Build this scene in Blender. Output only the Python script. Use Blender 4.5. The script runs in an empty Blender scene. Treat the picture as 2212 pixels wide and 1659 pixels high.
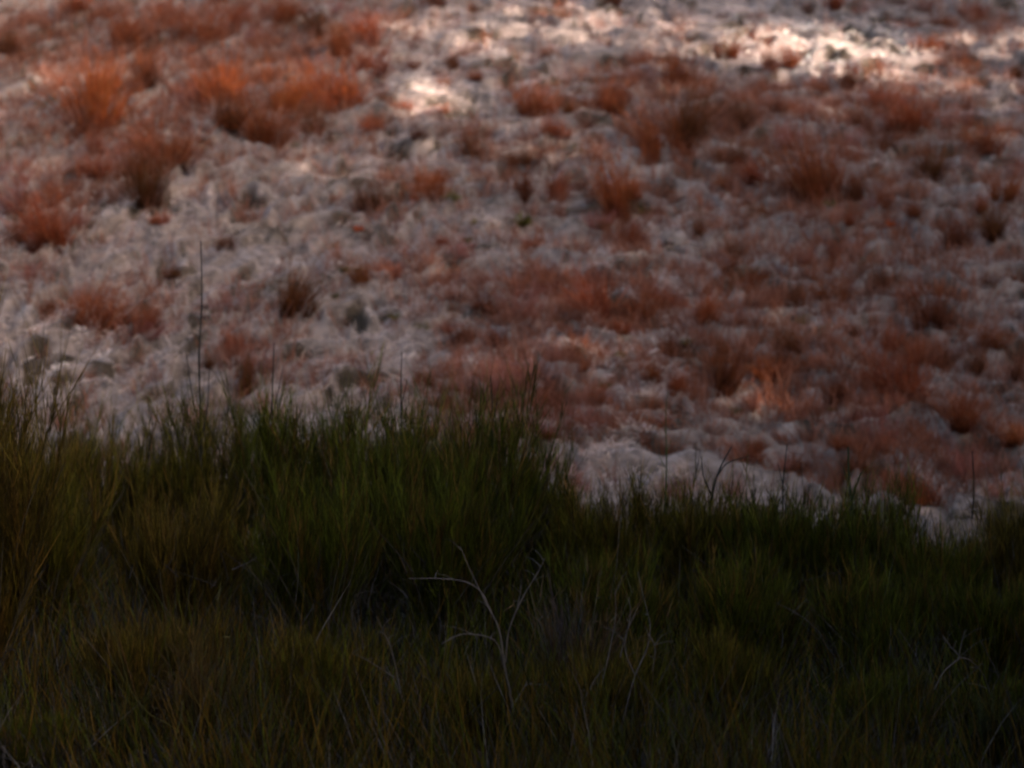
import bpy, math
import numpy as np
from mathutils import Vector
R = math.radians
rng = np.random.default_rng(11)
S = bpy.context.scene
COL = S.collection

# ------------------------------------------------------------------ camera
CAM_Z, PITCH, FOV = 2.6, -8.0, 20.0
cd = bpy.data.cameras.new('camera')
cam = bpy.data.objects.new('camera', cd)
COL.objects.link(cam)
cam.location = (0, 0, CAM_Z)
cam.rotation_euler = (R(90 + PITCH), 0, 0)
cd.sensor_width = 36
cd.lens = 18 / math.tan(R(FOV / 2))
cd.clip_start = 0.1
cd.clip_end = 2000
cd.dof.use_dof = True
cd.dof.focus_distance = 12.6
cd.dof.aperture_fstop = 1.8
S.camera = cam
S.render.resolution_x, S.render.resolution_y = 1024, 768
S.render.engine = 'CYCLES'
try:
    S.cycles.filter_width = 2.4
except Exception:
    pass

# ------------------------------------------------------------------ sky and sun
SUN_EL = 22.0
SUN_H = np.array([0.86, -0.51]); SUN_H /= np.linalg.norm(SUN_H)
SUN = np.array([SUN_H[0] * math.cos(R(SUN_EL)), SUN_H[1] * math.cos(R(SUN_EL)), math.sin(R(SUN_EL))])
w = bpy.data.worlds.new('World'); S.world = w; w.use_nodes = True
nt = w.node_tree; bg = nt.nodes['Background']
sky = nt.nodes.new('ShaderNodeTexSky'); sky.sky_type = 'NISHITA'; sky.sun_disc = False
sky.dust_density = 4.0; sky.ozone_density = 0.0; sky.air_density = 1.0
sky.sun_elevation = R(SUN_EL)
sky.sun_rotation = math.atan2(SUN_H[0], SUN_H[1])
nt.links.new(sky.outputs[0], bg.inputs[0]); bg.inputs[1].default_value = 0.15
ld = bpy.data.lights.new('sun', 'SUN'); ld.energy = 5.0; ld.angle = R(0.5); ld.color = (1, 0.88, 0.76)
lo = bpy.data.objects.new('sun', ld); COL.objects.link(lo)
lo.rotation_euler = Vector(SUN).to_track_quat('Z', 'Y').to_euler()
S.view_settings.view_transform = 'Standard'; S.view_settings.look = 'None'
S.view_settings.exposure = 2.1; S.view_settings.gamma = 1

# ------------------------------------------------------------------ noise and terrain
TAB = np.random.default_rng(5).random((8, 256, 256))
def vn(x, y, k=0):
    x = np.asarray(x, float); y = np.asarray(y, float)
    xi = np.floor(x).astype(int); yi = np.floor(y).astype(int)
    fx = x - xi; fy = y - yi
    fx = fx * fx * (3 - 2 * fx); fy = fy * fy * (3 - 2 * fy)
    T = TAB[k]
    a = T[xi & 255, yi & 255]; b = T[(xi + 1) & 255, yi & 255]
    c = T[xi & 255, (yi + 1) & 255]; d = T[(xi + 1) & 255, (yi + 1) & 255]
    return (a * (1 - fx) + b * fx) * (1 - fy) + (c * (1 - fx) + d * fx) * fy
def fbm(x, y, k=0, n=3):
    s = 0; a = 1; t = 0
    for i in range(n):
        s = s + a * vn(x * 2 ** i + 17 * i, y * 2 ** i + 9 * i, (k + i) % 8); t += a; a *= .5
    return s / t
def profile(y):
    y = np.asarray(y, float)
    # level scrub strip, then the meadow bank, easing off towards the top
    u = np.clip(y - 16.3, 0, None)
    s = 0.425 * u - 0.0052 * u * u
    s = np.where(u > 30, 0.425 * 30 - 0.0052 * 900 + 0.113 * (u - 30) * np.exp(-(u - 30) / 120), s)
    soft = np.where(u < 1.2, 0.425 * u * np.clip(u / 1.2, 0, 1), s)
    k = np.clip(u / 1.2, 0, 1)
    return -0.62 + soft * (1 - k) + s * k
def base_h(x, y):
    h = profile(y)
    h = h + 0.22 * (fbm(x * .35 + 5, y * .35, 1, 2) - .5)
    return h
def tilt_of(x): return np.clip(-x * .2 + .15, -.1, .85)
def terr(x, y):
    """overlapping mats of fallen grass: phase inside a mat (0 at its foot), and how pronounced it is"""
    wx = x + 0.5 * (fbm(x * 1.1, y * 1.1, 3, 2) - .5)
    tilt = np.clip(-x * .2 + .15, -.1, .85)
    u = (y - tilt * x) * 3.6 + 2.8 * fbm(wx * 1.9, y * 2.6, 5, 2) + 0.7 * vn(wx * 6.0, y * 7, 6)
    f = u - np.floor(u)
    a = .35 + 1.1 * vn(wx * 3.2 + 7 * np.floor(u), y * .5, 4)
    return f, a
def mats(x, y):
    m = np.clip((y - 15.5) / 1.5, 0, 1)
    f, a = terr(x, y)
    saw = np.clip(f / .2, 0, 1); saw = saw * saw * (3 - 2 * saw) - f
    b = 1 - np.abs(2 * vn(x * 3.0 + 1.5 * vn(x * 4, y * 4, 1), (y - tilt_of(x) * x) * 9 + 1.5 * vn(x * 3, y * 3, 2), 6) - 1)
    return m * (0.18 * a * (saw - .35) + 0.085 * (b - .5)) + (1 - m) * 0.06 * (fbm(x * 3, y * 3, 2, 2) - .5)
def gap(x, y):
    """where the turf opens to dark soil in worn places; shade is painted in at the foot of the mats"""
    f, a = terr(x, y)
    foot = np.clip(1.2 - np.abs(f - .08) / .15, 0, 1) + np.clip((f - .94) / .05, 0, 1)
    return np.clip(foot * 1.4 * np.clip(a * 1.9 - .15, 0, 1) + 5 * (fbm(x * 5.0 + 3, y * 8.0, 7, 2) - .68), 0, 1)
def ground(x, y):
    return base_h(x, y) + mats(x, y)

cp, sp = math.cos(R(PITCH)), math.sin(R(PITCH))
TW = math.tan(R(FOV / 2))
W2, H2 = 2212.0, 1659.0
def ray(px, py):
    a = (px / W2 * 2 - 1) * TW
    b = (1 - py / H2 * 2) * TW * 0.75
    d = np.array([a, cp - b * sp, sp + b * cp])
    return d / np.linalg.norm(d)
def hit(px, py):
    d = ray(px, py); t = 9.0; o = np.array([0, 0, CAM_Z])
    ts = np.arange(9.0, 60, .05); P = o + d * ts[:, None]
    below = P[:, 2] < base_h(P[:, 0], P[:, 1]); i = int(np.argmax(below)) if below.any() else len(ts) - 1
    return P[i]
def at(px, py, Y):
    d = ray(px, py); return np.array([0, 0, CAM_Z]) + d * (Y / d[1])
def mpp(p): return p[1] * 2 * TW / W2        # metres per pixel of the 2212-wide view

# ------------------------------------------------------------------ helpers
def tag(o, label=None, cat=None, group=None, kind=None):
    if label: o['label'] = label
    if cat: o['category'] = cat
    if group: o['group'] = group
    if kind: o['kind'] = kind
    return o
def mesh_np(name, V, F, col=None):
    """V (n,3); F (m,4) with -1 for triangles or (m,3)"""
    me = bpy.data.meshes.new(name)
    V = np.ascontiguousarray(V, dtype=np.float32)
    F = np.asarray(F, dtype=np.int32)
    me.vertices.add(len(V)); me.vertices.foreach_set('co', V.ravel())
    k = F.shape[1]
    me.loops.add(F.size); me.loops.foreach_set('vertex_index', F.ravel())
    me.polygons.add(len(F)); me.polygons.foreach_set('loop_start', np.arange(0, F.size, k, dtype=np.int32))
    me.update(calc_edges=True)
    if col is not None:
        at_ = me.color_attributes.new('tint', 'FLOAT_COLOR', 'POINT')
        c = np.ones((len(V), 4), np.float32); c[:, :3] = col
        at_.data.foreach_set('color', c.ravel())
    me.validate()
    return me
def link(name, me, mat, parent=None, smooth=False):
    o = bpy.data.objects.new(name, me); COL.objects.link(o)
    if mat and not me.materials: me.materials.append(mat)
    if parent: o.parent = parent
    if smooth: me.polygons.foreach_set('use_smooth', np.ones(len(me.polygons), bool))
    return o
def unit(v): return v / np.maximum(np.linalg.norm(v, axis=-1, keepdims=True), 1e-9)
def strands(P, D, L, Wd, B, nseg, col0, col1, sides=0, tip=.12, pw=1.4, rg=rng):
    """n strands: p(t)=P+L*(D t + B t^2); ribbons (sides=0) or n-sided tapering tubes"""
    n = len(P); t = np.linspace(0, 1, nseg + 1)
    L = np.asarray(L).reshape(-1, 1, 1) * np.ones((n, 1, 1)); Wd = np.asarray(Wd).reshape(-1, 1, 1) * np.ones((n, 1, 1))
    T = t.reshape(1, -1, 1)
    C = P[:, None, :] + L * (D[:, None, :] * T + B[:, None, :] * T * T)
    tan = unit(D[:, None, :] + 2 * B[:, None, :] * T)
    rr = unit(rg.normal(size=(n, 1, 3)))
    a = unit(np.cross(tan, rr)); tp = 1 - (1 - tip) * T ** pw
    c0 = np.broadcast_to(col0, (n, 3))[:, None, :]; c1 = np.broadcast_to(col1, (n, 3))[:, None, :]
    cc = c0 * (1 - T) + c1 * T
    if sides == 0:
        V = np.stack([C - a * Wd * tp / 2, C + a * Wd * tp / 2], 2)      # n,k,2,3
        m = 2
        CC = np.repeat(cc[:, :, None, :], 2, 2)
    else:
        b = np.cross(tan, a); m = sides
        V = np.stack([C + (a * math.cos(2 * math.pi * i / m) + b * math.sin(2 * math.pi * i / m)) * Wd * tp / 2 for i in range(m)], 2)
        CC = np.repeat(cc[:, :, None, :], m, 2)
    k = nseg + 1
    base = (np.arange(n) * k * m).reshape(-1, 1, 1)
    s = np.arange(nseg).reshape(1, -1, 1) * m
    if sides == 0:
        q = np.array([0, 1, 3, 2]).reshape(1, 1, 4)
        F = (base + s + q).reshape(-1, 4)
    else:
        fs = []
        for i in range(m):
            j = (i + 1) % m
            fs.append((base + s + np.array([i, j, j + m, i + m]).reshape(1, 1, 4)).reshape(-1, 4))
        F = np.concatenate(fs)
    return V.reshape(-1, 3), F, CC.reshape(-1, 3)
def join(parts):
    V = []; F = []; C = []; o = 0
    for v, f, c in parts:
        V.append(v); F.append(f + o); C.append(c); o += len(v)
    return np.concatenate(V), np.concatenate(F), np.concatenate(C)
def path_tube(pts, r0, r1, sides=6, sub=5):
    """smooth tapered tube through points (Catmull-Rom)"""
    P = [np.array(p, float) for p in pts]; P = [2 * P[0] - P[1]] + P + [2 * P[-1] - P[-2]]
    C = []
    for i in range(1, len(P) - 2):
        for k in range(sub):
            t = k / sub
            C.append(.5 * ((2 * P[i]) + (-P[i - 1] + P[i + 1]) * t + (2 * P[i - 1] - 5 * P[i] + 4 * P[i + 1] - P[i + 2]) * t * t + (-P[i - 1] + 3 * P[i] - 3 * P[i + 1] + P[i + 2]) * t ** 3))
    C.append(P[-2]); C = np.array(C)
    tan = unit(np.gradient(C, axis=0)); ref = np.array([.31, .9, .2])
    a = unit(np.cross(tan, ref)); b = np.cross(tan, a)
    n = len(C); rr = np.linspace(r0, r1, n)[:, None] * (1 + .12 * np.random.default_rng(n).normal(size=(n, 1)).clip(-1, 1))
    V = np.stack([C + (a * math.cos(2 * math.pi * i / sides) + b * math.sin(2 * math.pi * i / sides)) * rr for i in range(sides)], 1).reshape(-1, 3)
    F = []
    for s in range(n - 1):
        for i in range(sides):
            j = (i + 1) % sides
            F.append([s * sides + i, s * sides + j, (s + 1) * sides + j, (s + 1) * sides + i])
    return V, np.array(F), np.ones((len(V), 3))

# ------------------------------------------------------------------ materials
def mat_strand(name, rough=.75, transl=.3, noise=None):
    m = bpy.data.materials.new(name); m.use_nodes = True; n = m.node_tree; N = n.nodes; Lk = n.links
    b = N['Principled BSDF']; b.inputs['Roughness'].default_value = rough
    b.inputs['Specular IOR Level'].default_value = .06
    at_ = N.new('ShaderNodeAttribute'); at_.attribute_name = 'tint'
    oi = N.new('ShaderNodeObjectInfo')
    mx = N.new('ShaderNodeMix'); mx.data_type = 'RGBA'; mx.blend_type = 'MULTIPLY'; mx.inputs[0].default_value = 1
    Lk.new(at_.outputs['Color'], mx.inputs[6]); Lk.new(oi.outputs['Color'], mx.inputs[7])
    tc = N.new('ShaderNodeTexCoord'); nz = N.new('ShaderNodeTexNoise'); nz.inputs['Scale'].default_value = noise or 40
    Lk.new(tc.outputs['Object'], nz.inputs['Vector'])
    mr = N.new('ShaderNodeMapRange'); mr.inputs[1].default_value = .3; mr.inputs[2].default_value = .7
    mr.inputs[3].default_value = .72; mr.inputs[4].default_value = 1.25; Lk.new(nz.outputs['Fac'], mr.inputs[0])
    m2 = N.new('ShaderNodeMix'); m2.data_type = 'RGBA'; m2.blend_type = 'MULTIPLY'; m2.inputs[0].default_value = 1
    Lk.new(mx.outputs[2], m2.inputs[6]); Lk.new(mr.outputs[0], m2.inputs[7])
    Lk.new(m2.outputs[2], b.inputs['Base Color'])
    if transl:
        tr = N.new('ShaderNodeBsdfTranslucent'); Lk.new(m2.outputs[2], tr.inputs['Color'])
        ms = N.new('ShaderNodeMixShader'); ms.inputs[0].default_value = transl
        Lk.new(b.outputs[0], ms.inputs[1]); Lk.new(tr.outputs[0], ms.inputs[2])
        Lk.new(ms.outputs[0], N['Material Output'].inputs['Surface'])
    return m
M_grass = mat_strand('dry_grass_material', .8, .2, 6)
M_tuft = mat_strand('tuft_material', .75, .35, 8)
M_twig = mat_strand('green_twig_material', .6, .15, 20)
M_dead = mat_strand('dead_twig_material', .85, 0, 30)
M_leaf = mat_strand('tree_leaf_material', .6, .1, 3)

def mat_ground():
    m = bpy.data.materials.new('ground_material'); m.use_nodes = True; n = m.node_tree; N = n.nodes; Lk = n.links
    b = N['Principled BSDF']; b.inputs['Roughness'].default_value = .95
    b.inputs['Specular IOR Level'].default_value = .1
    at_ = N.new('ShaderNodeAttribute'); at_.attribute_name = 'tint'
    tc = N.new('ShaderNodeTexCoord')
    mp = N.new('ShaderNodeMapping'); mp.inputs['Scale'].default_value = (9, 16, 16); Lk.new(tc.outputs['Object'], mp.inputs['Vector'])
    nz = N.new('ShaderNodeTexNoise'); nz.inputs['Scale'].default_value = 1; nz.inputs['Detail'].default_value = 6
    Lk.new(mp.outputs[0], nz.inputs['Vector'])
    mr = N.new('ShaderNodeMapRange'); mr.inputs[1].default_value = .3; mr.inputs[2].default_value = .7
    mr.inputs[3].default_value = .45; mr.inputs[4].default_value = 1.3; Lk.new(nz.outputs['Fac'], mr.inputs[0])
    m2 = N.new('ShaderNodeMix'); m2.data_type = 'RGBA'; m2.blend_type = 'MULTIPLY'; m2.inputs[0].default_value = 1
    Lk.new(at_.outputs['Color'], m2.inputs[6]); Lk.new(mr.outputs[0], m2.inputs[7]); Lk.new(m2.outputs[2], b.inputs['Base Color'])
    nb = N.new('ShaderNodeTexNoise'); nb.inputs['Scale'].default_value = 60; nb.inputs['Detail'].default_value = 5
    Lk.new(tc.outputs['Object'], nb.inputs['Vector'])
    bp = N.new('ShaderNodeBump'); bp.inputs['Strength'].default_value = .6; bp.inputs['Distance'].default_value = .02
    Lk.new(nb.outputs['Fac'], bp.inputs['Height']); Lk.new(bp.outputs[0], b.inputs['Normal'])
    return m

# ------------------------------------------------------------------ ground: one sheet out to the horizon
def axis(lo_, hi_, fine, far, g=1.25):
    a = list(np.arange(lo_, hi_ + 1e-6, fine)); st = fine; v = hi_
    while v < far: st *= g; v += st; a.append(v)
    st = fine; v = lo_; b = []
    while v > -far: st *= g; v -= st; b.append(v)
    return np.array(b[::-1] + a)
gx = axis(-7, 7, .03, 900); gy = axis(9.5, 32, .026, 900)
X, Y = np.meshgrid(gx, gy, indexing='ij')
Z = ground(X, Y); far = np.clip((np.hypot(X, Y - 20) - 45) / 60, 0, 1)
nx, ny = X.shape
idx = np.arange(nx * ny).reshape(nx, ny)
F = np.stack([idx[:-1, :-1], idx[1:, :-1], idx[1:, 1:], idx[:-1, 1:]], -1).reshape(-1, 4)
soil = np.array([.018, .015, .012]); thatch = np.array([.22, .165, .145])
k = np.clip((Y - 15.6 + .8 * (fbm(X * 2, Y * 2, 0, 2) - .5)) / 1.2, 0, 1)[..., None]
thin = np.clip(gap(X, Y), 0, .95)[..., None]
gc = soil * (1 - k) + (thatch * (1 - thin) + np.array([.040, .028, .018]) * thin) * k  # dark brown is soil, and also painted shade in the crevices between mats
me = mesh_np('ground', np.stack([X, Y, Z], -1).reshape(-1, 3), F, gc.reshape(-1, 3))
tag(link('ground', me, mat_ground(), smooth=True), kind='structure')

# ------------------------------------------------------------------ pale matted grass (stuff)
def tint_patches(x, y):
    """how pale the dead thatch is: clumps of old grass, and brightness painted into the sun patches"""
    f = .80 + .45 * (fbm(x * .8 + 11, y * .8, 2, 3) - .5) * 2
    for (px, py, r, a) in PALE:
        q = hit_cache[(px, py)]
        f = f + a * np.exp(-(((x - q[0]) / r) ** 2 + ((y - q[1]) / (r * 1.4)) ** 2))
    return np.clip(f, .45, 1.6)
PALE = [(1370, 790, .30, .5), (1380, 870, .20, .5), (1375, 975, .22, .8), (130, 800, .30, .8), (900, 200, .3, .6), (1700, 110, .5, .8), (1620, 90, .3, .6), (1900, 120, .4, .6), (1800, 170, .5, .5),  # pale grass clumps, plus thatch whitened where the sun patches fall
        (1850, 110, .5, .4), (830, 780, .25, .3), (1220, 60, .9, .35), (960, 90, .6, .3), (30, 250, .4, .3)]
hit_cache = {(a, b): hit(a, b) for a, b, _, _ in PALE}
NH = 13000
hx = rng.uniform(-1, 1, NH * 4); hy = rng.uniform(16.0, 31.5, NH * 4)
hx = hx * (hy * .176 + 1.3)
# skip thin places so the dark gaps of the turf stay open
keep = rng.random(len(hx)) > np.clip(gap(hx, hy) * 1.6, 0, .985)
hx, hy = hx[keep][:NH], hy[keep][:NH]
NH = len(hx); PB = 32
hr = rng.uniform(.5, 1.15, NH)
ia = np.repeat(np.arange(NH), PB); n = len(ia)
th = rng.uniform(0, 2 * math.pi, n); rad = np.sqrt(rng.random(n)) * .062 * hr[ia]
bx = hx[ia] + np.cos(th) * rad * 1.5; by = hy[ia] + np.sin(th) * rad
hh = .045 * hr[ia] * (1 - (rad / (.08 * hr[ia])) ** 2 * .8)
bz = ground(bx, by) + hh * .7 - .01
flow = (fbm(hx * .7, hy * .7, 0, 2) - .5) * 7 + np.pi * 1.35
fa = flow[ia] + rng.normal(0, 1.1, n); mixr = rng.uniform(.35, .95, n)
dx = np.cos(fa) * (1 - mixr) + np.cos(th) * mixr; dy = (np.sin(fa) * (1 - mixr) + np.sin(th) * mixr) - .15
up = rng.uniform(.15, 1.0, n)
slope = .36
D = unit(np.stack([dx, dy, up + slope * dy], -1))
B = np.stack([rng.normal(0, .12, n), rng.normal(0, .12, n) - .08, -rng.uniform(.35, .85, n) * up], -1)
Lg = rng.uniform(.035, .115, n) * hr[ia]; Wg = rng.uniform(.0035, .0075, n)
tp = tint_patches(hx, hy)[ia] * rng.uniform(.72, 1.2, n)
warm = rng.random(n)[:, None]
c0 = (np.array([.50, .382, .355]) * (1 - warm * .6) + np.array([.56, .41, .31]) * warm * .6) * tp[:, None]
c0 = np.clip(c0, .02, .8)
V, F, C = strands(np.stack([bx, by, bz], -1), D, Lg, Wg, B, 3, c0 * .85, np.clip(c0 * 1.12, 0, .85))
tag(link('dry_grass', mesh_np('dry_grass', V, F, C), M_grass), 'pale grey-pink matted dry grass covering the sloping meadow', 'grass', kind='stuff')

# ------------------------------------------------------------------ rust-coloured grass tufts
def tuft_mesh(name, seed, kind):
    g = np.random.default_rng(seed); lean = g.normal(0, .13, 2)
    if kind == 'fan': nb, spread, wl = 330, .60, 1.0
    elif kind == 'narrow': nb, spread, wl = 180, .36, 1.0
    elif kind == 'low': nb, spread, wl = 360, .8, .9
    else: nb, spread, wl = 170, .75, 1.0        # wisp
    # several bunches grown together, each with its own lean, height and width
    nsb = {'fan': 7, 'narrow': 3, 'low': 10, 'wisp': 8}[kind]; sr = {'fan': .26, 'narrow': .09, 'low': .42, 'wisp': .36}[kind]
    sa = g.uniform(0, 6.28, nsb); sd = g.uniform(.2, 1, nsb) * sr; sd[0] = 0
    sh = g.uniform(.45, .95, nsb); sh[0] = 1.0; k = g.integers(0, nsb, nb); sl = g.normal(0, .14, (nsb, 2)) + np.column_stack([np.cos(sa), np.sin(sa)]) * sd[:, None] * .5
    a = g.uniform(0, 2 * math.pi, nb); r = np.sqrt(g.random(nb)) * .075
    P = np.stack([np.cos(a) * r + np.cos(sa[k]) * sd[k], np.sin(a) * r + np.sin(sa[k]) * sd[k], -.05 + 0 * a], -1)
    a2 = a + g.normal(0, .7, nb); s = np.abs(g.normal(0, .55, nb)) * spread
    D = unit(np.stack([np.cos(a2) * s + lean[0] + sl[k, 0], np.sin(a2) * s + lean[1] + sl[k, 1], np.ones(nb)], -1))
    B = np.stack([np.cos(a2) * .16 * s + lean[0] * .5, np.sin(a2) * .16 * s + lean[1] * .5, -.14 * s - .03], -1) + g.normal(0, .08, (nb, 3))
    L = g.uniform(.3, 1.08, nb) * wl * sh[k]
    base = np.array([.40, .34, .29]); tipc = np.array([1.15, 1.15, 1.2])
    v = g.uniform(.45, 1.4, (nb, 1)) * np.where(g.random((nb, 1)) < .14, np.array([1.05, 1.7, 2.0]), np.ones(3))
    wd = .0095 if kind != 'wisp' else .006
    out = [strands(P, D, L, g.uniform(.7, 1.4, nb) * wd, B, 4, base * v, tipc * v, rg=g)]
    # feathery side spikelets on the upper half of the stems
    m = 620 if kind != 'wisp' else 560
    j = g.integers(0, nb, m); t = g.uniform(.38, 1, m)[:, None]
    Q = P[j] + L[j, None] * (D[j] * t + B[j] * t * t)
    d = unit(D[j] * .9 + g.normal(0, .38, (m, 3)))
    vv = g.uniform(.6, 1.3, (m, 1)) * np.where(g.random((m, 1)) < .12, np.array([1.1, 1.6, 1.9]), np.ones(3))
    out.append(strands(Q, d, g.uniform(.05, .14, m), .008 if kind != 'wisp' else .0055, g.normal(0, .15, (m, 3)), 1, np.array([1.0, 1.0, 1.05]) * vv, np.array([1.2, 1.25, 1.35]) * vv, rg=g))
    return mesh_np(name, *join(out))
TM = {k: [tuft_mesh('grass_tuft', 100 + 10 * i + q, k) for q in range(4)] for i, k in enumerate(['fan', 'narrow', 'low', 'wisp'])}
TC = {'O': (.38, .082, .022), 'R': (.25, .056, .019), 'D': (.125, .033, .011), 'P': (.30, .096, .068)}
TN = {'O': 'bright orange-brown', 'R': 'rust-brown', 'D': 'dark russet', 'P': 'feathery-pink'}
# x, y of the foot in the photograph (2212 wide), height, width, colour
T = [(185,292,185,140,'O'),(330,225,110,60,'D'),(480,240,130,100,'O'),(490,306,95,85,'D'),(585,325,120,100,'R'),(615,250,105,110,'O'),(725,240,120,110,'O'),(682,300,85,65,'D'),(745,150,80,70,'R'),
(270,120,90,80,'R'),(350,65,70,70,'R'),(440,100,100,120,'R'),(600,65,80,80,'R'),(690,88,90,85,'D'),(790,98,95,80,'R'),(120,160,60,70,'R'),(18,138,60,45,'D'),(60,65,60,70,'R'),(170,55,55,70,'R'),(240,42,50,60,'R'),(520,62,60,80,'R'),
(375,368,130,110,'R'),(300,335,75,70,'O'),(312,466,145,105,'D'),(250,385,90,80,'P'),(112,548,145,110,'R'),(30,480,110,90,'P'),(55,400,90,80,'P'),(140,450,70,70,'R'),(170,310,60,80,'D'),(215,240,90,80,'O'),(410,250,80,60,'P'),(560,190,70,90,'O'),(800,180,80,70,'R'),
(945,30,42,34,'D'),(1020,45,36,28,'D'),(1320,30,42,36,'D'),(1160,55,22,70,'R'),(1555,56,24,28,'D'),(1640,52,30,50,'R'),(1745,35,42,50,'D'),(1930,24,30,50,'D'),(1230,40,22,80,'D'),
(890,172,34,34,'R'),(980,160,42,50,'D'),(1250,210,28,24,'D'),(1182,140,26,36,'D'),(805,290,50,60,'O'),(880,250,30,50,'O'),(902,335,36,40,'D'),(855,146,30,34,'D'),(950,255,26,60,'O'),
(1036,366,105,70,'D'),(1110,382,50,110,'D'),(1198,432,95,48,'R'),(1198,430,30,28,'D'),(1134,452,90,46,'D'),(915,450,85,105,'R'),(812,472,85,70,'D'),(1342,496,175,75,'R'),(1340,496,90,60,'D'),(1423,350,145,110,'R'),(1489,325,150,100,'D'),(1298,266,100,95,'R'),(1171,272,80,85,'R'),(1120,238,60,80,'R'),(1268,294,40,40,'D'),(1204,322,60,60,'R'),(1392,143,60,80,'R'),(1315,114,50,40,'R'),(1466,200,110,75,'R'),(1360,190,60,60,'P'),(1240,250,60,50,'P'),
(1573,163,62,56,'R'),(1660,178,72,40,'R'),(1704,160,60,50,'O'),(1825,210,62,46,'D'),(1761,218,50,60,'R'),(1650,238,72,90,'R'),(1509,238,40,50,'D'),(1580,288,82,80,'D'),(1667,266,40,60,'D'),(1738,288,92,60,'R'),(1865,282,64,48,'D'),(1953,305,92,105,'R'),(2013,130,50,80,'R'),(2040,70,24,120,'R'),(1960,68,24,100,'R'),(2195,190,34,30,'D'),(2040,172,48,60,'R'),(1906,344,50,60,'D'),(2007,398,120,85,'D'),(2134,340,80,90,'R'),(1765,456,195,125,'R'),(1760,440,90,60,'D'),(1580,378,60,100,'D'),(1839,462,60,55,'D'),(1647,496,50,40,'D'),(1513,540,72,30,'D'),(1916,466,40,40,'R'),(2111,412,24,24,'O'),(2171,470,80,60,'R'),(2067,554,100,60,'D'),(2141,534,100,60,'D'),(1976,506,40,60,'D'),(1900,250,70,70,'R'),(1840,330,80,70,'P'),(1700,360,80,60,'P'),(2060,300,80,70,'P'),(2200,400,80,60,'P'),
(202,720,110,110,'R'),(295,745,60,105,'P'),(104,667,42,40,'D'),(373,620,42,40,'D'),(245,604,40,50,'D'),(512,772,90,60,'R'),(527,862,110,40,'D'),(632,708,125,90,'D'),(487,560,40,36,'D'),(447,812,42,30,'D'),(480,700,80,80,'P'),(560,830,90,60,'P'),(70,610,60,60,'P'),
(784,634,60,56,'D'),(848,607,40,95,'O'),(949,614,60,120,'R'),(1043,698,62,85,'D'),(1120,720,120,100,'P'),(1003,764,50,46,'D'),(1070,768,50,60,'D'),(1278,700,110,105,'R'),(1290,706,45,70,'D'),(1372,711,70,76,'R'),(1204,900,60,68,'D'),(1030,880,70,60,'D'),(1060,890,130,120,'P'),(1140,880,120,110,'P'),(1191,987,32,40,'D'),(1272,970,92,76,'P'),(1180,960,100,90,'P'),(1456,785,72,56,'D'),(1456,880,62,50,'R'),(1110,830,60,80,'R'),(1000,960,90,70,'P'),(1250,1080,90,60,'P'),(1200,800,80,70,'P'),
(1613,634,72,56,'R'),(1788,661,62,105,'R'),(1714,684,62,40,'D'),(1573,607,32,40,'D'),(1906,631,62,66,'D'),(2013,738,92,105,'D'),(1536,738,72,66,'R'),(1560,872,140,76,'D'),(1704,778,72,56,'D'),(1765,829,50,88,'R'),(1812,906,72,56,'D'),(1721,936,62,46,'R'),(1939,892,142,115,'R'),(1919,768,62,50,'R'),(2100,832,62,46,'D'),(2191,862,62,46,'D'),(2138,785,62,88,'R'),(2074,963,102,78,'R'),(2178,987,62,66,'R'),(1865,980,50,66,'R'),(1523,977,50,56,'D'),(1973,1077,92,120,'R'),(1960,1080,50,70,'D'),(2090,1040,100,90,'P'),(1724,1010,52,40,'D'),(1818,1000,42,44,'R'),(1906,955,140,100,'P'),(1590,1090,80,60,'P'),(2150,1080,80,70,'P'),(1440,1100,80,70,'P'),(1660,840,70,60,'R')]
g2 = np.random.default_rng(77); placed = [(t[0], t[1]) for t in T]; tries = 0
while len(T) < 285 and tries < 6000:
    tries += 1
    x = g2.uniform(0, 2212); y = g2.uniform(20, 1080)
    if y > 760 and x < 900: continue
    if x < 1150 and g2.random() < .55: continue
    if 380 < x < 900 and 330 < y < 720 and g2.random() < .6: continue
    if 820 < x < 1450 and y < 180: continue
    if 1480 < x < 1980 and 60 < y < 200: continue
    if min(abs(x - a) + 1.4 * abs(y - b) for a, b in placed) < 46: continue
    placed.append((x, y)); h_ = g2.uniform(30, 66)
    T.append((x, y, h_, h_ * g2.uniform(.7, 1.3), g2.choice(['R', 'R', 'D', 'P'])))
GR = 'rust-coloured grass tufts scattered over the meadow'
rows = [(0, 110, 'top edge'), (110, 240, 'upper band'), (240, 370, 'upper-middle band'), (370, 520, 'above mid-meadow'),
        (520, 700, 'mid-meadow'), (700, 860, 'lower meadow'), (860, 1300, 'behind green shrubs')]
cols = ['far left', 'left', 'left of centre', 'centre-left', 'centre-right', 'right of centre', 'right', 'far right']
numw = 'one two three four five six seven eight nine ten eleven twelve thirteen fourteen'.split()
ordw = 'leftmost second third fourth fifth sixth seventh eighth ninth tenth eleventh twelfth thirteenth'.split()
cells = {}
def size_word(h_, w_):
    if h_ > 100: return 'tall'
    if w_ > h_ * 1.4: return 'spreading'
    if w_ < h_ * .62: return 'slim'
    return 'small' if h_ < 55 else 'bushy'
for i, t in enumerate(T):
    ri = [q for q, r_ in enumerate(rows) if r_[0] <= t[1] < r_[1]][0]
    cells.setdefault((ri, min(7, int(t[0] / 2212 * 8))), []).append(i)
LAB = {}
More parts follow.
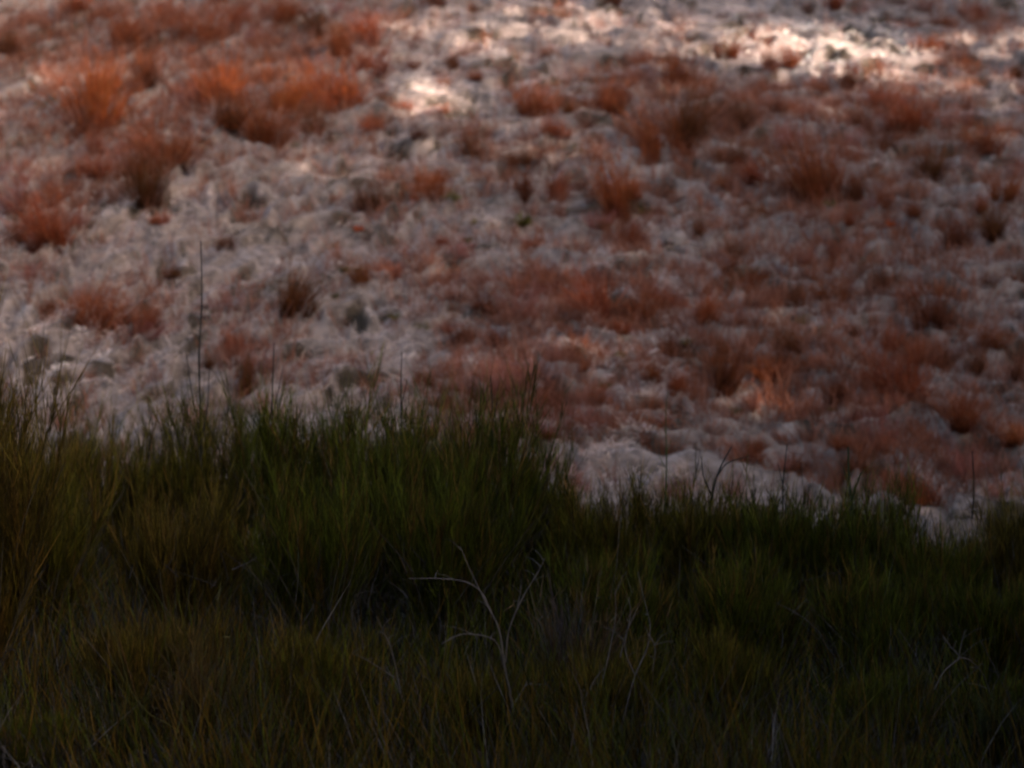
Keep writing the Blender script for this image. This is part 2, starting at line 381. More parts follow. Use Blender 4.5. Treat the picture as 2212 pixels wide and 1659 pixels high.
for (ri, ci), ids in cells.items():
    ids.sort(key=lambda q: T[q][0])
    for j, i in enumerate(ids):
        t = T[i]; o = '' if len(ids) == 1 else (ordw[j] + ' of ' + numw[len(ids) - 1] + ' ' if j == 0 else ordw[j] + ' from left of ' + numw[len(ids) - 1] + ' ')
        if j == len(ids) - 1 and j > 0: o = 'rightmost of ' + numw[len(ids) - 1] + ' '
        LAB[i] = '%s %s grass tuft, %s%s, %s' % (size_word(t[2], t[3]), TN[t[4]], (o.strip() + ', ') if o else '', rows[ri][2], cols[ci])
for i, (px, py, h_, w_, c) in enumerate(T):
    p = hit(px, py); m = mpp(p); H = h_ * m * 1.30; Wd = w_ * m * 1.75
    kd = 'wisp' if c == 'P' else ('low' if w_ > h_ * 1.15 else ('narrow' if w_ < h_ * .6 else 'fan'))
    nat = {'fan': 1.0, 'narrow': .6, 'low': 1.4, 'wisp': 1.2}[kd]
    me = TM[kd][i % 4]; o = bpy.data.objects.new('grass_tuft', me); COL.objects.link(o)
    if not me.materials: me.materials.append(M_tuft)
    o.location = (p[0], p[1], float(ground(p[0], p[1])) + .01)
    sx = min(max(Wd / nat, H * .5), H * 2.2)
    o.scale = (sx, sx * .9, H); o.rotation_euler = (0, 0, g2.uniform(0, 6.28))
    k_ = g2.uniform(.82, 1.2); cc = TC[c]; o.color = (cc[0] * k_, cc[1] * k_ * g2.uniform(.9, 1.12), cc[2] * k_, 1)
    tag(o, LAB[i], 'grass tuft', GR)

ZONES = [(200, 160, 330, 170, 1.5), (520, 180, 320, 150, 1.5), (330, 360, 150, 90, 1.0), (90, 460, 120, 110, .9), (1480, 250, 260, 130, 1.0), (1850, 250, 280, 110, 1.1), (1750, 450, 420, 160, .8),
         (1850, 720, 380, 190, .8), (1560, 780, 120, 150, .7), (1180, 740, 180, 110, 1.0), (1100, 880, 200, 100, 1.2), (1920, 960, 220, 130, 1.1), (2100, 80, 150, 50, .7), (960, 420, 220, 90, .5), (230, 700, 110, 60, .6), (880, 620, 130, 50, .7), (1250, 620, 200, 80, .4), (560, 760, 100, 100, .4)]
nz_ = 3300; q0 = []
while len(q0) < nz_:
    x, y = rng.uniform(-40, 2260), rng.uniform(-10, 1110)
    dn = .10 + sum(a * math.exp(-((x - cx) / rx) ** 2 - ((y - cy) / ry) ** 2) for cx, cy, rx, ry, a in ZONES)
    if rng.random() < dn / 1.8 * (.15 if (1480 < x < 1980 and 60 < y < 190) or (840 < x < 1080 and 170 < y < 280) else 1): q0.append(hit(x, y)[:2])
q0 = np.array(q0); ii = np.repeat(np.arange(nz_), 30); n = len(ii)
cs = rng.uniform(.5, 1.35, nz_)[ii]; off = rng.normal(0, .042, (n, 2)) * cs[:, None]; P = q0[ii] + off; P = np.column_stack([P, ground(P[:, 0], P[:, 1]) + .01])
D = unit(np.column_stack([off * 7 + rng.normal(0, .3, (n, 2)), np.ones(n)])); v = rng.uniform(.6, 1.3, (n, 1))
hue = rng.random(nz_)[ii][:, None]; c0 = (np.array([.21, .056, .020]) * hue + np.array([.30, .13, .09]) * (1 - hue)) * v
V, F, C = strands(P, D, rng.uniform(.06, .22, n) * cs, rng.uniform(.003, .006, n), rng.normal(0, .12, (n, 3)) - np.array([0, 0, .08]), 3, c0 * .7, c0 * 1.25)
tag(link('rust_grass', mesh_np('rust_grass', V, F, C), M_tuft), 'loose rust and pink grass growing thinly through the pale turf', 'grass', kind='stuff')

# ------------------------------------------------------------------ small green weeds and red-leaved plants
def weed_mesh(name, seed, nb=34):
    g = np.random.default_rng(seed)
    a = g.uniform(0, 6.28, nb); s = g.uniform(.2, 1.6, nb)
    P = np.stack([np.cos(a) * .12, np.sin(a) * .12, -.02 + 0 * a], -1) * g.random((nb, 1))
    D = unit(np.stack([np.cos(a) * s, np.sin(a) * s, np.ones(nb)], -1)); B = np.stack([np.cos(a) * .2, np.sin(a) * .2, -.35 + 0 * a], -1)
    v = g.uniform(.6, 1.3, (nb, 1)) * np.ones(3)
    a1 = strands(P, D, g.uniform(.5, 1, nb), g.uniform(.08, .16, nb), B, 3, v * .8, v * 1.1, pw=3, tip=.05, rg=g)
    m = nb * 2; j = g.integers(0, nb, m); t = g.uniform(.3, .95, m)[:, None]
    Q = P[j] + g.uniform(.5, 1, (m, 1)) * (D[j] * t + B[j] * t * t)
    a2 = strands(Q, unit(g.normal(size=(m, 3)) + np.array([0, 0, .5])), g.uniform(.14, .3, m), g.uniform(.08, .15, m), g.normal(0, .2, (m, 3)), 2, v[j], v[j] * 1.2, pw=2.5, tip=.05, rg=g)
    return mesh_np(name, *join([a1, a2]))
WM = [weed_mesh('green_weed', 300 + i) for i in range(4)]
weeds = [(445,352,28),(545,342,26),(592,348,30),(738,607,34),(722,657,24),(776,598,22),(852,711,28),(912,721,30),(1208,715,30),(1302,708,28),(1339,799,26),(1389,799,34),(1305,852,34),(1046,375,24),(1231,348,40),(1272,496,34),(1298,526,34),(1033,499,34),(1130,499,50),(936,516,36),(976,469,36),(1392,449,38),(1184,449,34),(1664,348,36),(1792,479,30),(1590,641,30),(1738,708,34),(1482,775,28),(1587,906,34),(1798,913,24),(1010,560,26),(1400,150,18),(2080,420,22),(700,520,22),(640,340,22),(460,690,24),(270,870,46),(310,900,52),(220,860,44)]
weeds.sort()
for i, (px, py, s) in enumerate(weeds):
    if py > 840 and px < 400: Yd = 16.4; p = at(px, py, Yd); p[2] = float(ground(p[0], p[1])); s *= 1.5
    else: p = hit(px, py)
    o = link('green_weed', WM[i % 4], M_twig); o.location = (p[0], p[1], float(ground(p[0], p[1])) + .01)
    q = s * mpp(p) * 1.0; o.scale = (q * .8, q * .8, q * .9); o.rotation_euler = (0, 0, g2.uniform(0, 6.28)); kk = g2.uniform(.8, 1.3)
    o.color = (.085 * kk, .07 * kk, .018, 1)
    # nearest tuft gives the landmark
    d = sorted((math.hypot(px - t[0], py - t[1]), j) for j, t in enumerate(T))[0][1]; t = T[d]
    ri = [r_[2] for r_ in rows if r_[0] <= py < r_[1]][0]
    tag(o, 'olive-green weed, %s, %s, %s from left of all weeds' % (ri, cols[min(7, int(px / 2212 * 8))],
        ['first','second','third','fourth','fifth','sixth','seventh','eighth','ninth','tenth','eleventh','twelfth','thirteenth','fourteenth','fifteenth','sixteenth','seventeenth','eighteenth','nineteenth','twentieth','21st','22nd','23rd','24th','25th','26th','27th','28th','29th','30th','31st','32nd','33rd','34th','35th','36th','37th','38th','39th'][i]),
        'weed', 'olive-green weeds in the turf')
for px, py, s, lab in [(773, 530, 24, 'small red-leaved plant in the pale turf, leftmost of four'), (893, 455, 22, 'small red-leaved plant in front of a wide russet tuft'),
                       (992, 545, 24, 'vivid red-leaved plant in the middle of the meadow'), (1922, 508, 26, 'red-leaved plant at right, beside dark russet tufts')]:
    p = hit(px, py); o = link('red_plant', WM[2], M_twig); o.location = (p[0], p[1], float(ground(p[0], p[1])) + .02)
    q = s * mpp(p); o.scale = (q * .8, q * .8, q); o.color = (.34, .055, .012, 1); tag(o, lab, 'plant', 'red-leaved plants in the turf')

# ------------------------------------------------------------------ green broom-like shrubs in front
def shrub(px, ptop, Yd, wpx, label, seed, dens=1.0, col=(.05, .056, .014), lean=0., dead=1.0):
    g = np.random.default_rng(seed)
    top = at(px, ptop, Yd); gz = float(ground(top[0], Yd)); H = top[2] - gz; Rw = wpx * mpp(top) / 2
    root = bpy.data.objects.new('broom_shrub', None); COL.objects.link(root); root.location = (top[0], Yd, gz)
    tag(root, label, 'shrub', 'green twiggy shrubs along the foreground')
    # woody stems
    ns = 34; a = g.uniform(0, 6.28, ns); r = g.uniform(.02, .25, ns) * Rw
    P = np.stack([np.cos(a) * r, np.sin(a) * r, -.03 + 0 * a], -1); s = g.uniform(.15, 1.0, ns) * Rw / H
    D = np.stack([np.cos(a) * s + lean * .3, np.sin(a) * s, np.ones(ns)], -1)
    B = np.stack([np.cos(a) * .1 + lean * .2, np.sin(a) * .1, -.05 + 0 * a], -1) + g.normal(0, .05, (ns, 3))
    cap = H * g.uniform(.62, 1.03, ns) * (1 - .28 * np.clip((r + s * H * .8) / Rw, 0, 1.3) ** 2)
    cap[:3] = H * np.array([1.0, .97, 1.03]); L = cap * g.uniform(.6, .85, ns)
    V, F, C = strands(P, D, L, g.uniform(.008, .016, ns), B, 6, (.07, .055, .045), (.06, .05, .03), sides=5, tip=.3, rg=g)
    link('woody_stem', mesh_np('woody_stem', V, F, C), M_dead, root)
    # branchlets off the stems, all sweeping upward
    n1 = int(520 * dens); j = g.integers(0, ns, n1); t = g.uniform(.10, 1, n1)[:, None]
    Q = P[j] + L[j, None] * (D[j] * t + B[j] * t * t)
    ang = g.uniform(0, 6.28, n1); o = g.uniform(.1, .75, n1)
    D1 = unit(D[j] * .5 + np.stack([np.cos(ang) * o + lean * .4, np.sin(ang) * o, np.ones(n1)], -1))
    B1 = np.stack([-np.cos(ang) * .12 * o, -np.sin(ang) * .12 * o, .1 + 0 * o], -1) + g.normal(0, .07, (n1, 3))
    rem = np.clip(cap[j] - Q[:, 2], .07, None); L1 = np.minimum(g.uniform(.16, .42, n1), rem * g.uniform(.6, 1.0, n1))
    cv = np.array(col); v = g.uniform(.6, 1.5, (n1, 1)); br = (g.random((n1, 1)) < .22)
    c1 = np.where(br, np.array([.085, .046, .010]), cv) * v
    parts = [strands(Q, D1, L1, g.uniform(.0035, .006, n1), B1, 4, c1 * .9, c1 * 1.1, sides=3, tip=.3, rg=g)]
    # fine twigs
    n2 = int(4200 * dens); j2 = g.integers(0, n1, n2); t2 = g.uniform(.08, 1, n2)[:, None]
    Q2 = Q[j2] + L1[j2, None] * (D1[j2] * t2 + B1[j2] * t2 * t2)
    ang = g.uniform(0, 6.28, n2); o = g.uniform(.05, .75, n2)
    D2 = unit(D1[j2] + np.stack([np.cos(ang) * o, np.sin(ang) * o, .35 + 0 * o], -1)); B2 = g.normal(0, .07, (n2, 3)) + np.array([0, 0, .06])
    rem = np.clip(cap[j[j2]] * g.uniform(.9, 1.16, n2) - Q2[:, 2], .03, None); L2 = np.minimum(g.uniform(.06, .24, n2), rem)
    v = g.uniform(.6, 1.5, (n2, 1)) ** 2 ; c2 = c1[j2] * v
    parts.append(strands(Q2, D2, L2, g.uniform(.0022, .0042, n2), B2, 3, c2 * .9, c2 * 1.25, sides=3, tip=.25, rg=g))
    link('foliage', mesh_np('foliage', *join(parts)), M_twig, root)
    # dead grey twigs low inside
    nd = int(75 * dead)
    if nd:
        a = g.uniform(0, 6.28, nd); r = np.sqrt(g.random(nd)) * Rw * .7
        Pd = np.stack([np.cos(a) * r, np.sin(a) * r - .05, g.uniform(0, .45, nd) * H], -1)
        Dd = unit(np.stack([g.normal(0, .55, nd), g.normal(0, .4, nd), g.uniform(.3, 1.1, nd)], -1)); vv = g.uniform(.5, 1.3, (nd, 1))
        V, F, C = strands(Pd, Dd, g.uniform(.08, .3, nd), g.uniform(.003, .007, nd), g.normal(0, .2, (nd, 3)), 4, np.array([.045, .038, .037]) * vv, np.array([.07, .058, .056]) * vv, sides=3, tip=.2, rg=g)
        link('dead_twigs', mesh_np('dead_twigs', V, F, C), M_dead, root)
    return root
G1 = (.042, .044, .004); G2 = (.058, .047, .005); G3 = (.060, .041, .006)
SH = [
 (-50, 590, 12.2, 220, 'tallest olive shrub, cut off by the left edge of the photo', 1.2, G3, .25),
 (110, 800, 14.6, 330, 'brownish-olive shrub right of the tall left-edge shrub', 1.0, G2, 0),
 (290, 835, 14.9, 300, 'olive shrub below the two small round green plants at left', 1.0, G2, 0),
 (470, 830, 14.8, 300, 'olive shrub at the foot of the tall thin stalk', 1.0, G2, 0),
 (640, 745, 14.5, 330, 'dense dark green shrub topping the left half', 1.25, G1, 0),
 (810, 745, 14.3, 320, 'dark green shrub with spiky upright twigs, left of the middle', 1.25, G1, 0),
 (1050, 775, 14.0, 330, 'rounded dark green shrub leaning right at the middle', 1.35, G1, .22),
 (935, 800, 14.7, 260, 'dark green shrub behind the notch between two leafy shrub tops', 1.1, G1, 0),
 (1180, 990, 14.3, 240, 'small dark shrub where the tall shrub mass steps down', 1.0, G1, 0),
 (1290, 1020, 13.9, 280, 'low green shrub in the dip right of the middle', 1.0, G2, 0),
 (1480, 1000, 14.0, 300, 'green shrub under the forked dark twig', 1.0, G2, 0),
 (1660, 1005, 13.8, 280, 'green shrub with spiky top, right of centre', 1.05, G1, 0),
 (1850, 1030, 13.7, 300, 'dark green shrub below the thick upright twig at right', 1.05, G1, 0),
 (2030, 1110, 13.4, 280, 'low dark shrub with pale grass showing behind it', .9, G1, 0),
 (2200, 1030, 13.5, 280, 'brownish shrub at the right edge', 1.0, G3, 0),
 (60, 1010, 13.6, 400, 'dark olive shrub in the second row at far left', 1.0, G2, 0),
 (380, 1010, 13.5, 420, 'olive-brown shrub in the second row at left', 1.0, G3, 0),
 (700, 960, 13.4, 420, 'dark green shrub in the second row, left of the middle', 1.05, G1, 0),
 (950, 930, 13.5, 400, 'dark green shrub behind the arching bare grey branch', 1.05, G1, .1),
 (1330, 1190, 12.8, 360, 'dark green shrub behind the cluster of grey blades', 1.0, G1, 0),
 (1620, 1190, 12.8, 360, 'dark green shrub in the second row, right of centre', 1.0, G1, 0),
 (1900, 1230, 12.7, 360, 'very dark shrub in the second row at right', .95, G1, 0),
 (2160, 1240, 12.6, 340, 'dark shrub in the second row at the right edge', .95, G1, 0),
 (330, 1330, 12.0, 400, 'low sparse olive shrub near the lower left corner', 1.0, G3, -.1),
 (700, 1370, 11.9, 380, 'low sparse shrub at the bottom, left of the middle', .9, G2, 0),
 (1010, 1440, 11.8, 340, 'low sparse shrub at the foot of the forked grey branch', .85, G2, 0),
 (1310, 1400, 11.9, 340, 'low sparse shrub at the bottom, just right of the middle', .85, G2, 0),
 (1600, 1370, 11.9, 340, 'low sparse dark shrub at the bottom right', .8, G2, .1),
 (1930, 1460, 11.8, 360, 'low sparse shrub at the bottom, left of the pale star-like twigs', .8, G1, 0),
 (2190, 1480, 11.7, 320, 'low sparse shrub in the lower right corner', .8, G1, 0),
 (60, 1560, 11.3, 420, 'dark shrub filling the lower left corner of the photo', .9, G1, 0),
 (480, 1620, 11.2, 380, 'dark olive shrub at the bottom edge, left', .8, G3, 0),
 (860, 1640, 11.2, 380, 'dark olive shrub at the bottom edge, left of the grey branch', .8, G2, 0),
 (1230, 1640, 11.2, 360, 'dark olive shrub at the bottom edge, right of the grey branch', .8, G2, 0),
 (1560, 1640, 11.2, 360, 'dark shrub at the bottom edge, near the slanting dry blades', .8, G1, 0),
 (1880, 1620, 11.2, 380, 'blackish shrub at the bottom edge, right', .8, G1, 0),
]
for i, (px, pt, Yd, wp, lab, dn, c, ln) in enumerate(SH):
    shrub(px, pt, Yd, wp, lab, 500 + i, dn, c, ln, dead=1.0 if i < 23 else 1.6)

# ------------------------------------------------------------------ single stalks and bare branches
def branch(name, lab, cat, Yd, lines, col, group=None):
    """lines: lists of (px,py) with start and end radius in pixels; modelled at distance Yd with some depth"""
    g = np.random.default_rng(len(lines) * 7 + int(lines[0][0][0][0])); parts = []
    kw = 1.15 if max(col) < .04 else .6; extra = []
    if name == 'bare_branch':
        for pts, r0, r1 in lines:
            for k_ in range(4):
                a = g.integers(0, len(pts) - 1); f = g.random(); x = pts[a][0] * (1 - f) + pts[a + 1][0] * f; y = pts[a][1] * (1 - f) + pts[a + 1][1] * f
                dx, dy = g.normal(0, 26), -abs(g.normal(10, 22)); extra.append(([(x, y), (x + dx * .5, y + dy * .7), (x + dx, y + dy)], r1 * .9, .5))
    for pts, r0, r1 in lines + extra:
        off = g.normal(0, .03); P = []
        for k_, (x, y) in enumerate(pts):
            P.append(at(x, y, Yd + (0 if k_ == 0 else off * k_)))
        m = mpp(P[0]); parts.append(path_tube(P, r0 * m * kw, r1 * m * kw))
    V, F, C = join(parts); o0 = V[V[:, 2].argmin()].copy(); V = V - o0
    o = link(name, mesh_np(name, V, F, C * np.array(col) * np.random.default_rng(3).uniform(.8, 1.2, (len(C), 1))), M_dead, smooth=True); o.location = o0
    return tag(o, lab, cat, group)
dk = (.022, .02, .018); gy_ = (.098, .08, .074)
branch('dead_stalk', 'tallest thin dark stalk standing alone at left of the meadow', 'stalk', 14.7, [([(436, 1010), (433, 880), (430, 770), (436, 650), (434, 520)], 2.6, 1.0), ([(436, 950), (418, 870), (402, 760)], 1.6, .7), ([(438, 940), (448, 880), (452, 800)], 1.6, .7)], dk)
branch('dead_stalk', 'thin dark stalk rising from shrubs right of the tallest stalk', 'stalk', 14.6, [([(584, 1000), (587, 900), (590, 800), (592, 740)], 1.8, .8), ([(588, 900), (600, 850), (612, 790)], 1.2, .6)], dk)
branch('dead_stalk', 'thin dark upright stalk above the dense shrub left of the middle', 'stalk', 14.4, [([(868, 960), (866, 850), (868, 760)], 1.7, .8), ([(866, 880), (880, 820)], 1, .6)], dk)
branch('dead_stalk', 'thin dark stalk at the left side of the rounded leaning shrub', 'stalk', 14.0, [([(1062, 1000), (1064, 900), (1060, 810)], 2.2, .9), ([(1064, 920), (1075, 860)], 1.3, .7)], dk)
branch('tall_weed', 'slim green stem standing alone in the dip right of the middle', 'weed', 14.0, [([(1436, 1110), (1440, 1000), (1438, 900), (1443, 845)], 3.0, 1.2), ([(1438, 980), (1450, 950)], 1.6, .8), ([(1439, 940), (1430, 910)], 1.6, .8), ([(1437, 1010), (1424, 985)], 1.6, .8)], (.05, .06, .02))
branch('forked_twig', 'forked dark twig reaching up over the right-hand shrubs', 'twig', 14.0, [([(1530, 1140), (1540, 1060), (1556, 1010), (1580, 965)], 3.0, 1.0), ([(1548, 1030), (1572, 1000), (1620, 985)], 1.6, .8), ([(1538, 1070), (1520, 1030), (1515, 985)], 1.6, .8)], dk)
branch('upright_twig', 'thick dark upright twig at right above the shrub tops', 'twig', 13.8, [([(1842, 1180), (1840, 1090), (1834, 1030), (1832, 965)], 4.0, 1.6), ([(1840, 1080), (1860, 1020)], 2, .9), ([(1838, 1060), (1822, 1010)], 2, .9)], (.03, .035, .015))
branch('upright_twig', 'thin dark twig at the far right above the shrub tops', 'twig', 13.8, [([(2100, 1120), (2104, 1050), (2100, 975)], 1.5, .8)], dk)
branch('upright_twig', 'thin dark twig between the forked and the thick upright twigs', 'twig', 13.9, [([(1690, 1120), (1692, 1040), (1700, 960)], 1.6, .8), ([(1692, 1050), (1680, 1000)], 1.1, .6)], dk)
branch('bare_branch', 'forked bare grey branch with one long side twig arching left', 'branch', 11.55, [
    ([(1100, 1659), (1108, 1540), (1090, 1440), (1078, 1360), (1048, 1300), (1015, 1230), (994, 1180)], 5.5, 1.5),
    ([(1062, 1325), (1040, 1280), (1005, 1257), (950, 1250), (882, 1250)], 3.6, 1.3),
    ([(1092, 1430), (1100, 1360), (1130, 1290), (1160, 1240), (1178, 1205)], 3.8, 1.2),
    ([(1090, 1440), (1070, 1385), (1020, 1370), (985, 1374), (955, 1390)], 3.0, 1.2),
    ([(1118, 1310), (1124, 1280), (1126, 1250)], 2.0, 1.0), ([(1110, 1520), (1130, 1490), (1140, 1470)], 2.2, 1)], gy_)
branch('bare_branch', 'pale grey upright twigs right of the arching branch', 'branch', 11.6, [
    ([(1330, 1620), (1350, 1540), (1372, 1460), (1398, 1400), (1404, 1350), (1390, 1290), (1378, 1235)], 3.6, 1.2),
    ([(1372, 1460), (1350, 1400), (1362, 1330), (1358, 1290)], 2.6, 1.1), ([(1400, 1370), (1415, 1400), (1410, 1450)], 3.4, 1.5),
    ([(1340, 1420), (1352, 1370), (1378, 1310)], 2.2, 1), ([(1300, 1480), (1318, 1400), (1330, 1330), (1328, 1270)], 2.4, 1)], gy_)
branch('bare_branch', 'short curved grey twig at left of the arching branch', 'branch', 11.6, [([(880, 1560), (862, 1480), (845, 1400), (812, 1330)], 2.6, 1.0), ([(862, 1470), (800, 1430), (760, 1410)], 1.8, .8), ([(845, 1400), (830, 1370), (818, 1365)], 1.6, .8)], gy_)
branch('bare_branch', 'thin grey forked twig, left of the pale cluster\'s foot', 'branch', 11.6, [([(1290, 1640), (1275, 1560), (1250, 1480), (1215, 1420)], 2.2, .9), ([(1262, 1510), (1290, 1460), (1310, 1440)], 1.8, .8)], gy_)
branch('bare_branch', 'pale star-shaped grey twigs near the lower right edge', 'branch', 11.7, [([(2075, 1420), (2040, 1450), (2018, 1490)], 2.6, 1), ([(2075, 1420), (2052, 1395), (2035, 1370)], 3, 1), ([(2070, 1425), (2078, 1385), (2085, 1360)], 2.4, .9), ([(2075, 1420), (2100, 1430), (2130, 1470), (2150, 1560), (2155, 1659)], 3.4, 2)], gy_)
branch('dry_blade', 'pale slanting dry blades at the bottom edge, right of centre', 'grass blades', 11.3, [([(1640, 1680), (1668, 1610), (1690, 1555), (1706, 1520)], 6.5, 1.2), ([(1668, 1680), (1690, 1610), (1706, 1560)], 4, 1)], (.12, .10, .095))
branch('dry_blade', 'long thin olive blade slanting right of the low dark shrub', 'grass blades', 11.4, [([(1575, 1690), (1605, 1590), (1630, 1500), (1660, 1390)], 4, 1.4), ([(1590, 1640), (1540, 1560)], 2, .8), ([(1612, 1560), (1640, 1520), (1656, 1505)], 2.4, .9)], (.05, .042, .016))
branch('tall_weed', 'long green-brown stem arching down to the right at lower left', 'weed', 11.3, [([(470, 1700), (430, 1625), (370, 1570), (320, 1540), (280, 1490), (240, 1420)], 4, 1.6), ([(370, 1570), (420, 1600), (450, 1640)], 2.4, 1.2), ([(280, 1490), (262, 1420), (240, 1330)], 2.4, 1)], (.05, .042, .013))
branch('tall_weed', 'reddish thin stem curving up at the far lower left', 'weed', 11.6, [([(300, 1520), (262, 1400), (232, 1300), (198, 1195)], 2.6, 1.0), ([(262, 1400), (240, 1370)], 1.6, .8)], (.06, .032, .012))

# narrow olive grass clumps between the low shrubs
GM = [tuft_mesh('grass_clump', 700 + i, 'narrow') for i in range(3)]
cl = [(430, 1500, 240, 'tall brownish grass clump in the left foreground', (.11, .062, .02)), (250, 1660, 260, 'olive grass clump in the lower left corner', (.07, .06, .018)),
      (560, 1600, 230, 'olive-brown grass clump at lower left beside the arching stem', (.09, .062, .02)), (730, 1680, 200, 'olive grass clump at the bottom left of the middle', (.08, .068, .02)),
      (930, 1690, 180, 'yellowish grass clump at the bottom beneath the grey branch', (.10, .085, .022)), (1140, 1700, 190, 'olive grass clump right of the grey branch\'s foot', (.075, .07, .02)),
      (1350, 1690, 180, 'greenish grass clump at the bottom below the pale twigs', (.085, .072, .022)), (1500, 1680, 200, 'dark olive grass clump at the bottom, right of centre', (.065, .055, .02)),
      (1420, 1440, 150, 'brown grass clump behind the pale upright twigs', (.10, .06, .02)), (2140, 1580, 150, 'olive grass clump behind the star-shaped twigs', (.06, .055, .02)),
      (1230, 1300, 130, 'small tan grass clump in the shrub gap at the middle', (.13, .075, .035)), (1385, 1450, 150, 'pale grey-lilac clump of dry blades right of the arching branch', (.27, .215, .205)), (1125, 1520, 110, 'grey dry clump at the foot of the forked branch', (.20, .165, .16)),
      (930, 1570, 110, 'greyish dry clump left of the forked branch\'s foot', (.19, .15, .145)), (1240, 1180, 80, 'small pale clump in the dip between the two shrub masses', (.26, .20, .19)), (1690, 1640, 120, 'grey dry clump beside the pale slanting blades', (.18, .15, .145)),
      (1960, 1330, 110, 'dim grey clump among the dark right-hand shrubs', (.15, .125, .12)), (560, 1480, 120, 'dim purplish-grey clump in the lower left', (.14, .11, .11)), (660, 1330, 110, 'small grey-tan grass clump among the left shrubs', (.16, .12, .10))]
for i, (px, py, h_, lab, c) in enumerate(cl):
    grey = c[2] > .09; Yc = 11.5 if py > 1450 else 12.3
    p = at(px, py, Yc); o = link('grass_clump', GM[i % 3], M_tuft); gz = float(ground(p[0], p[1]))
    H = (p[2] + h_ * .35 * mpp(p) - gz) * (.92 if grey else 1) if grey else p[2] + h_ * mpp(p) - gz
    if grey: c = (c[0] * .42, c[1] * .40, c[2] * .38)
    o.location = (p[0], p[1], gz); o.scale = (H * (.5 if grey else .9), H * (.5 if grey else .7), H); o.color = (*[v * .62 for v in c], 1)
    tag(o, lab, 'grass clump', 'grass clumps in the shady foreground')
# rank grass and twigs covering the ground between the shrubs
n = 42000; lx = rng.uniform(-3.9, 3.9, n); ly = 9.9 + 6.4 * rng.random(n) ** 1.15
keep = rng.random(n) < np.clip(.25 + 2.2 * (fbm(lx * 1.6, ly * 1.6, 2, 2) - .25), .1, 1); lx, ly = lx[keep], ly[keep]; n = len(lx)
hf = (.45 + 1.1 * fbm(lx * 1.1 + 9, ly * 1.1, 3, 2)) * np.clip((16.6 - ly) / 1.5, .35, 1)
la = (fbm(lx * 5, ly * 3, 4, 2) - .5) * 1.3
D = unit(np.stack([la + rng.normal(0, .26, n), rng.normal(0, .25, n), np.ones(n)], -1))
v = rng.uniform(.3, 1.35, (n, 1)) ** 1.8; pick = rng.random((n, 1)); br = (fbm(lx * .9 + 2, ly * .9, 5, 2) > .5)[:, None]
c0 = np.where(pick < .06, np.array([.085, .072, .068]), np.where((pick < .30) | (br & (pick < .6)), np.array([.075, .040, .006]), np.array([.044, .046, .004]))) * v
V, F, C = strands(np.stack([lx, ly, ground(lx, ly)], -1), D, rng.uniform(.15, .52, n) * hf, rng.uniform(.003, .008, n), rng.normal(0, .10, (n, 3)) - np.array([0, 0, .04]), 3, c0 * .8, c0 * 1.2)
tag(link('undergrowth', mesh_np('undergrowth', V, F, C), M_twig), 'dark olive and brown rank grass between the foreground shrubs', 'undergrowth', kind='stuff')
# leaf litter and low dead stems on the dark soil
n = 12000; lx = rng.uniform(-3.6, 3.6, n); ly = rng.uniform(9.8, 16.6, n); lz = ground(lx, ly)
D = unit(np.stack([rng.normal(0, 1, n), rng.normal(0, 1, n), rng.uniform(0, 1.6, n)], -1)); v = rng.uniform(.3, 1.2, (n, 1)) ** 1.5
V, F, C = strands(np.stack([lx, ly, lz], -1), D, rng.uniform(.04, .16, n), rng.uniform(.003, .007, n), rng.normal(0, .2, (n, 3)), 2, np.array([.035, .028, .024]) * v, np.array([.045, .036, .03]) * v)
tag(link('litter', mesh_np('litter', V, F, C), M_grass), 'grey dead stems and litter on the dark soil under the shrubs', 'litter', kind='stuff')

# ------------------------------------------------------------------ unseen trees added to shade the slope (crown gaps carved to shape the sun flecks)
FL = [  # (px,py,rx,ry in metres across/along, openness)
    (1600, 105, .30, .22, .97), (1700, 118, .32, .30, .97), (1800, 125, .32, .36, .97), (1895, 118, .22, .32, .97), (1770, 165, .35, .14, .95), (905, 198, .16, .17, .97), (885, 235, .16, .13, .95), (990, 245, .28, .14, .6), (1960, 195, .40, .2, .5),
    (620, 185, .4, .25, .34), (190, 190, .5, .4, .24), (480, 200, .4, .4, .22), (700, 350, .5, .25, .2), (1100, 95, 1.4, .55, .36), (1400, 110, 1.0, .5, .36), (1300, 230, 1.3, .8, .18), (2100, 100, .6, .35, .34), (950, 300, 1.0, .8, .24), (1800, 240, 1.4, .6, .24), (40, 250, .5, .5, .2), (1050, 320, .6, .4, .25)]
FLW = [(hit(a, b), rx, ry, op) for a, b, rx, ry, op in FL]
def openness(P):
    """follow the sun ray through P down to the meadow"""
    Q = P.copy(); t = np.zeros(len(P))
    for _ in range(14):
        q = P - SUN * t[:, None]; hgt = q[:, 2] - profile(q[:, 1]); t = t + hgt / (SUN[2] + .36 * .0 + 0.15)
    q = P - SUN * t[:, None]; keep = np.zeros(len(P))
    for c, rx, ry, op in FLW:
        e = ((q[:, 0] - c[0]) / (rx * 1.15)) ** 2 + ((q[:, 1] - c[1]) / (ry * 1.15)) ** 2
        keep = np.maximum(keep, (1.0 if op > .89 else op) * np.clip(((1.7 if op > .89 else 1.25) - e) / .35, 0, 1))
    return keep
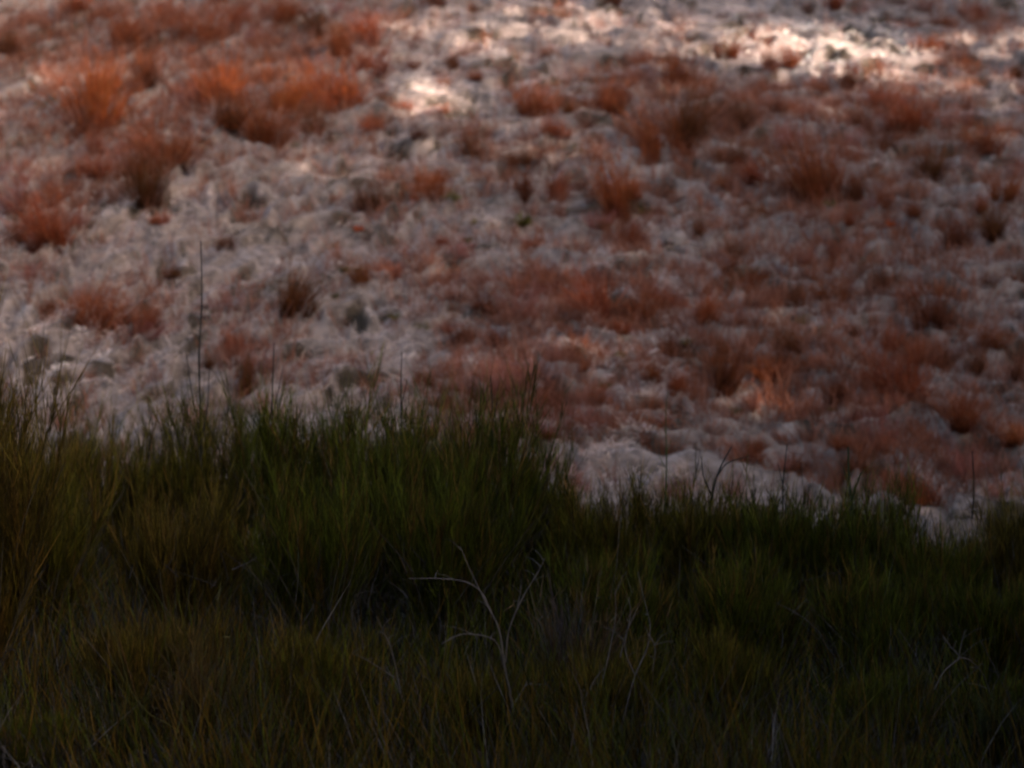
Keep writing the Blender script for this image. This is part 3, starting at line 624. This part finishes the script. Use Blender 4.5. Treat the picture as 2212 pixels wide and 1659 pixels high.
def tree(x, y, H, Rc, lab, seed, nl=15000):
    g = np.random.default_rng(seed); gz = float(ground(x, y)); root = bpy.data.objects.new('unseen_shade_tree', None); COL.objects.link(root); root.location = (x, y, gz)
    tag(root, lab, 'tree', 'unseen shade trees added around the view')
    parts = [path_tube([(0, 0, -.2), (.1, .05, H * .3), (-.1, .1, H * .6), (0, 0, H * .92)], .24, .05, 8)]
    for i in range(16):
        a = g.uniform(0, 6.28); z0 = g.uniform(.15, .7) * H; l = Rc * g.uniform(.5, .85)
        mid = np.array([[x + math.cos(a) * l * q, y + math.sin(a) * l * q, gz + z0 + .45 * l * q] for q in (.2, .6, 1)])
        if openness(mid).max() > .6: continue
        parts.append(path_tube([(0, 0, z0), (math.cos(a) * l * .5, math.sin(a) * l * .5, z0 + .25 * l), (math.cos(a) * l, math.sin(a) * l, z0 + .45 * l)], .07, .015, 5))
    V, F, C = join(parts); link('trunk', mesh_np('trunk', V, F, C * np.array([.10, .08, .065])), M_dead, root, True)
    P = []
    cc = g.normal(size=(260, 3)); cc = unit(cc) * g.uniform(.35, 1, (260, 1)) ** .5
    j = g.integers(0, 260, nl); u = cc[j] + g.normal(0, .14, (nl, 3))
    P = u * np.array([Rc, Rc, H * .47]) + np.array([0, 0, H * .53]); P = P[P[:, 2] > .4]
    Wp = P + np.array([x, y, gz]); op = openness(Wp)
    # several leaves overlap along one ray, so a partly open place must lose most of them
    keep = g.random(len(P)) > 1 - (1 - op) ** 3.2
    P = P[keep]; m = len(P)
    d = unit(g.normal(size=(m, 3))); v = g.uniform(.6, 1.4, (m, 1))
    V, F, C = strands(P - d * .12, d, .24, g.uniform(.14, .2, m), g.normal(0, .1, (m, 3)), 2, np.array([.05, .07, .02]) * v, np.array([.06, .08, .025]) * v, tip=.3, pw=2.5, rg=g)
    link('crown', mesh_np('crown', V, F, C), M_leaf, root)
for i, (x, y, h_, r_) in enumerate([(15.2, -7.5, 10.5, 3.9), (15.6, -1.5, 11.5, 4.1), (15.0, 4.5, 12, 4.3), (15.6, 10.2, 13, 4.3), (15.2, 15.8, 13.5, 4.3), (15.6, 21.5, 13.5, 4.4)]):
    tree(x, y, h_, r_, 'added unseen shade tree at right, %s from the near end of its row' % ordw[i].replace('leftmost', 'first'), 900 + i, 18000)
for i, (x, y, h_, r_) in enumerate([(-6.2, 4.0, 8, 3.6), (-5.4, 9.0, 7.5, 2.8), (-2.4, -4.4, 9, 4.0), (3.6, -4.6, 9, 4.0), (5.6, 8.4, 7, 2.8)]):  # extra trees added to cut the skylight on the foreground
    tree(x, y, h_, r_, ['added unseen shade tree left of the camera', 'added unseen shade tree left of the foreground shrubs', 'added unseen shade tree behind the camera, the left of a pair', 'added unseen shade tree behind the camera, the right of a pair', 'added unseen shade tree right of the foreground shrubs'][i], 950 + i, 14000)
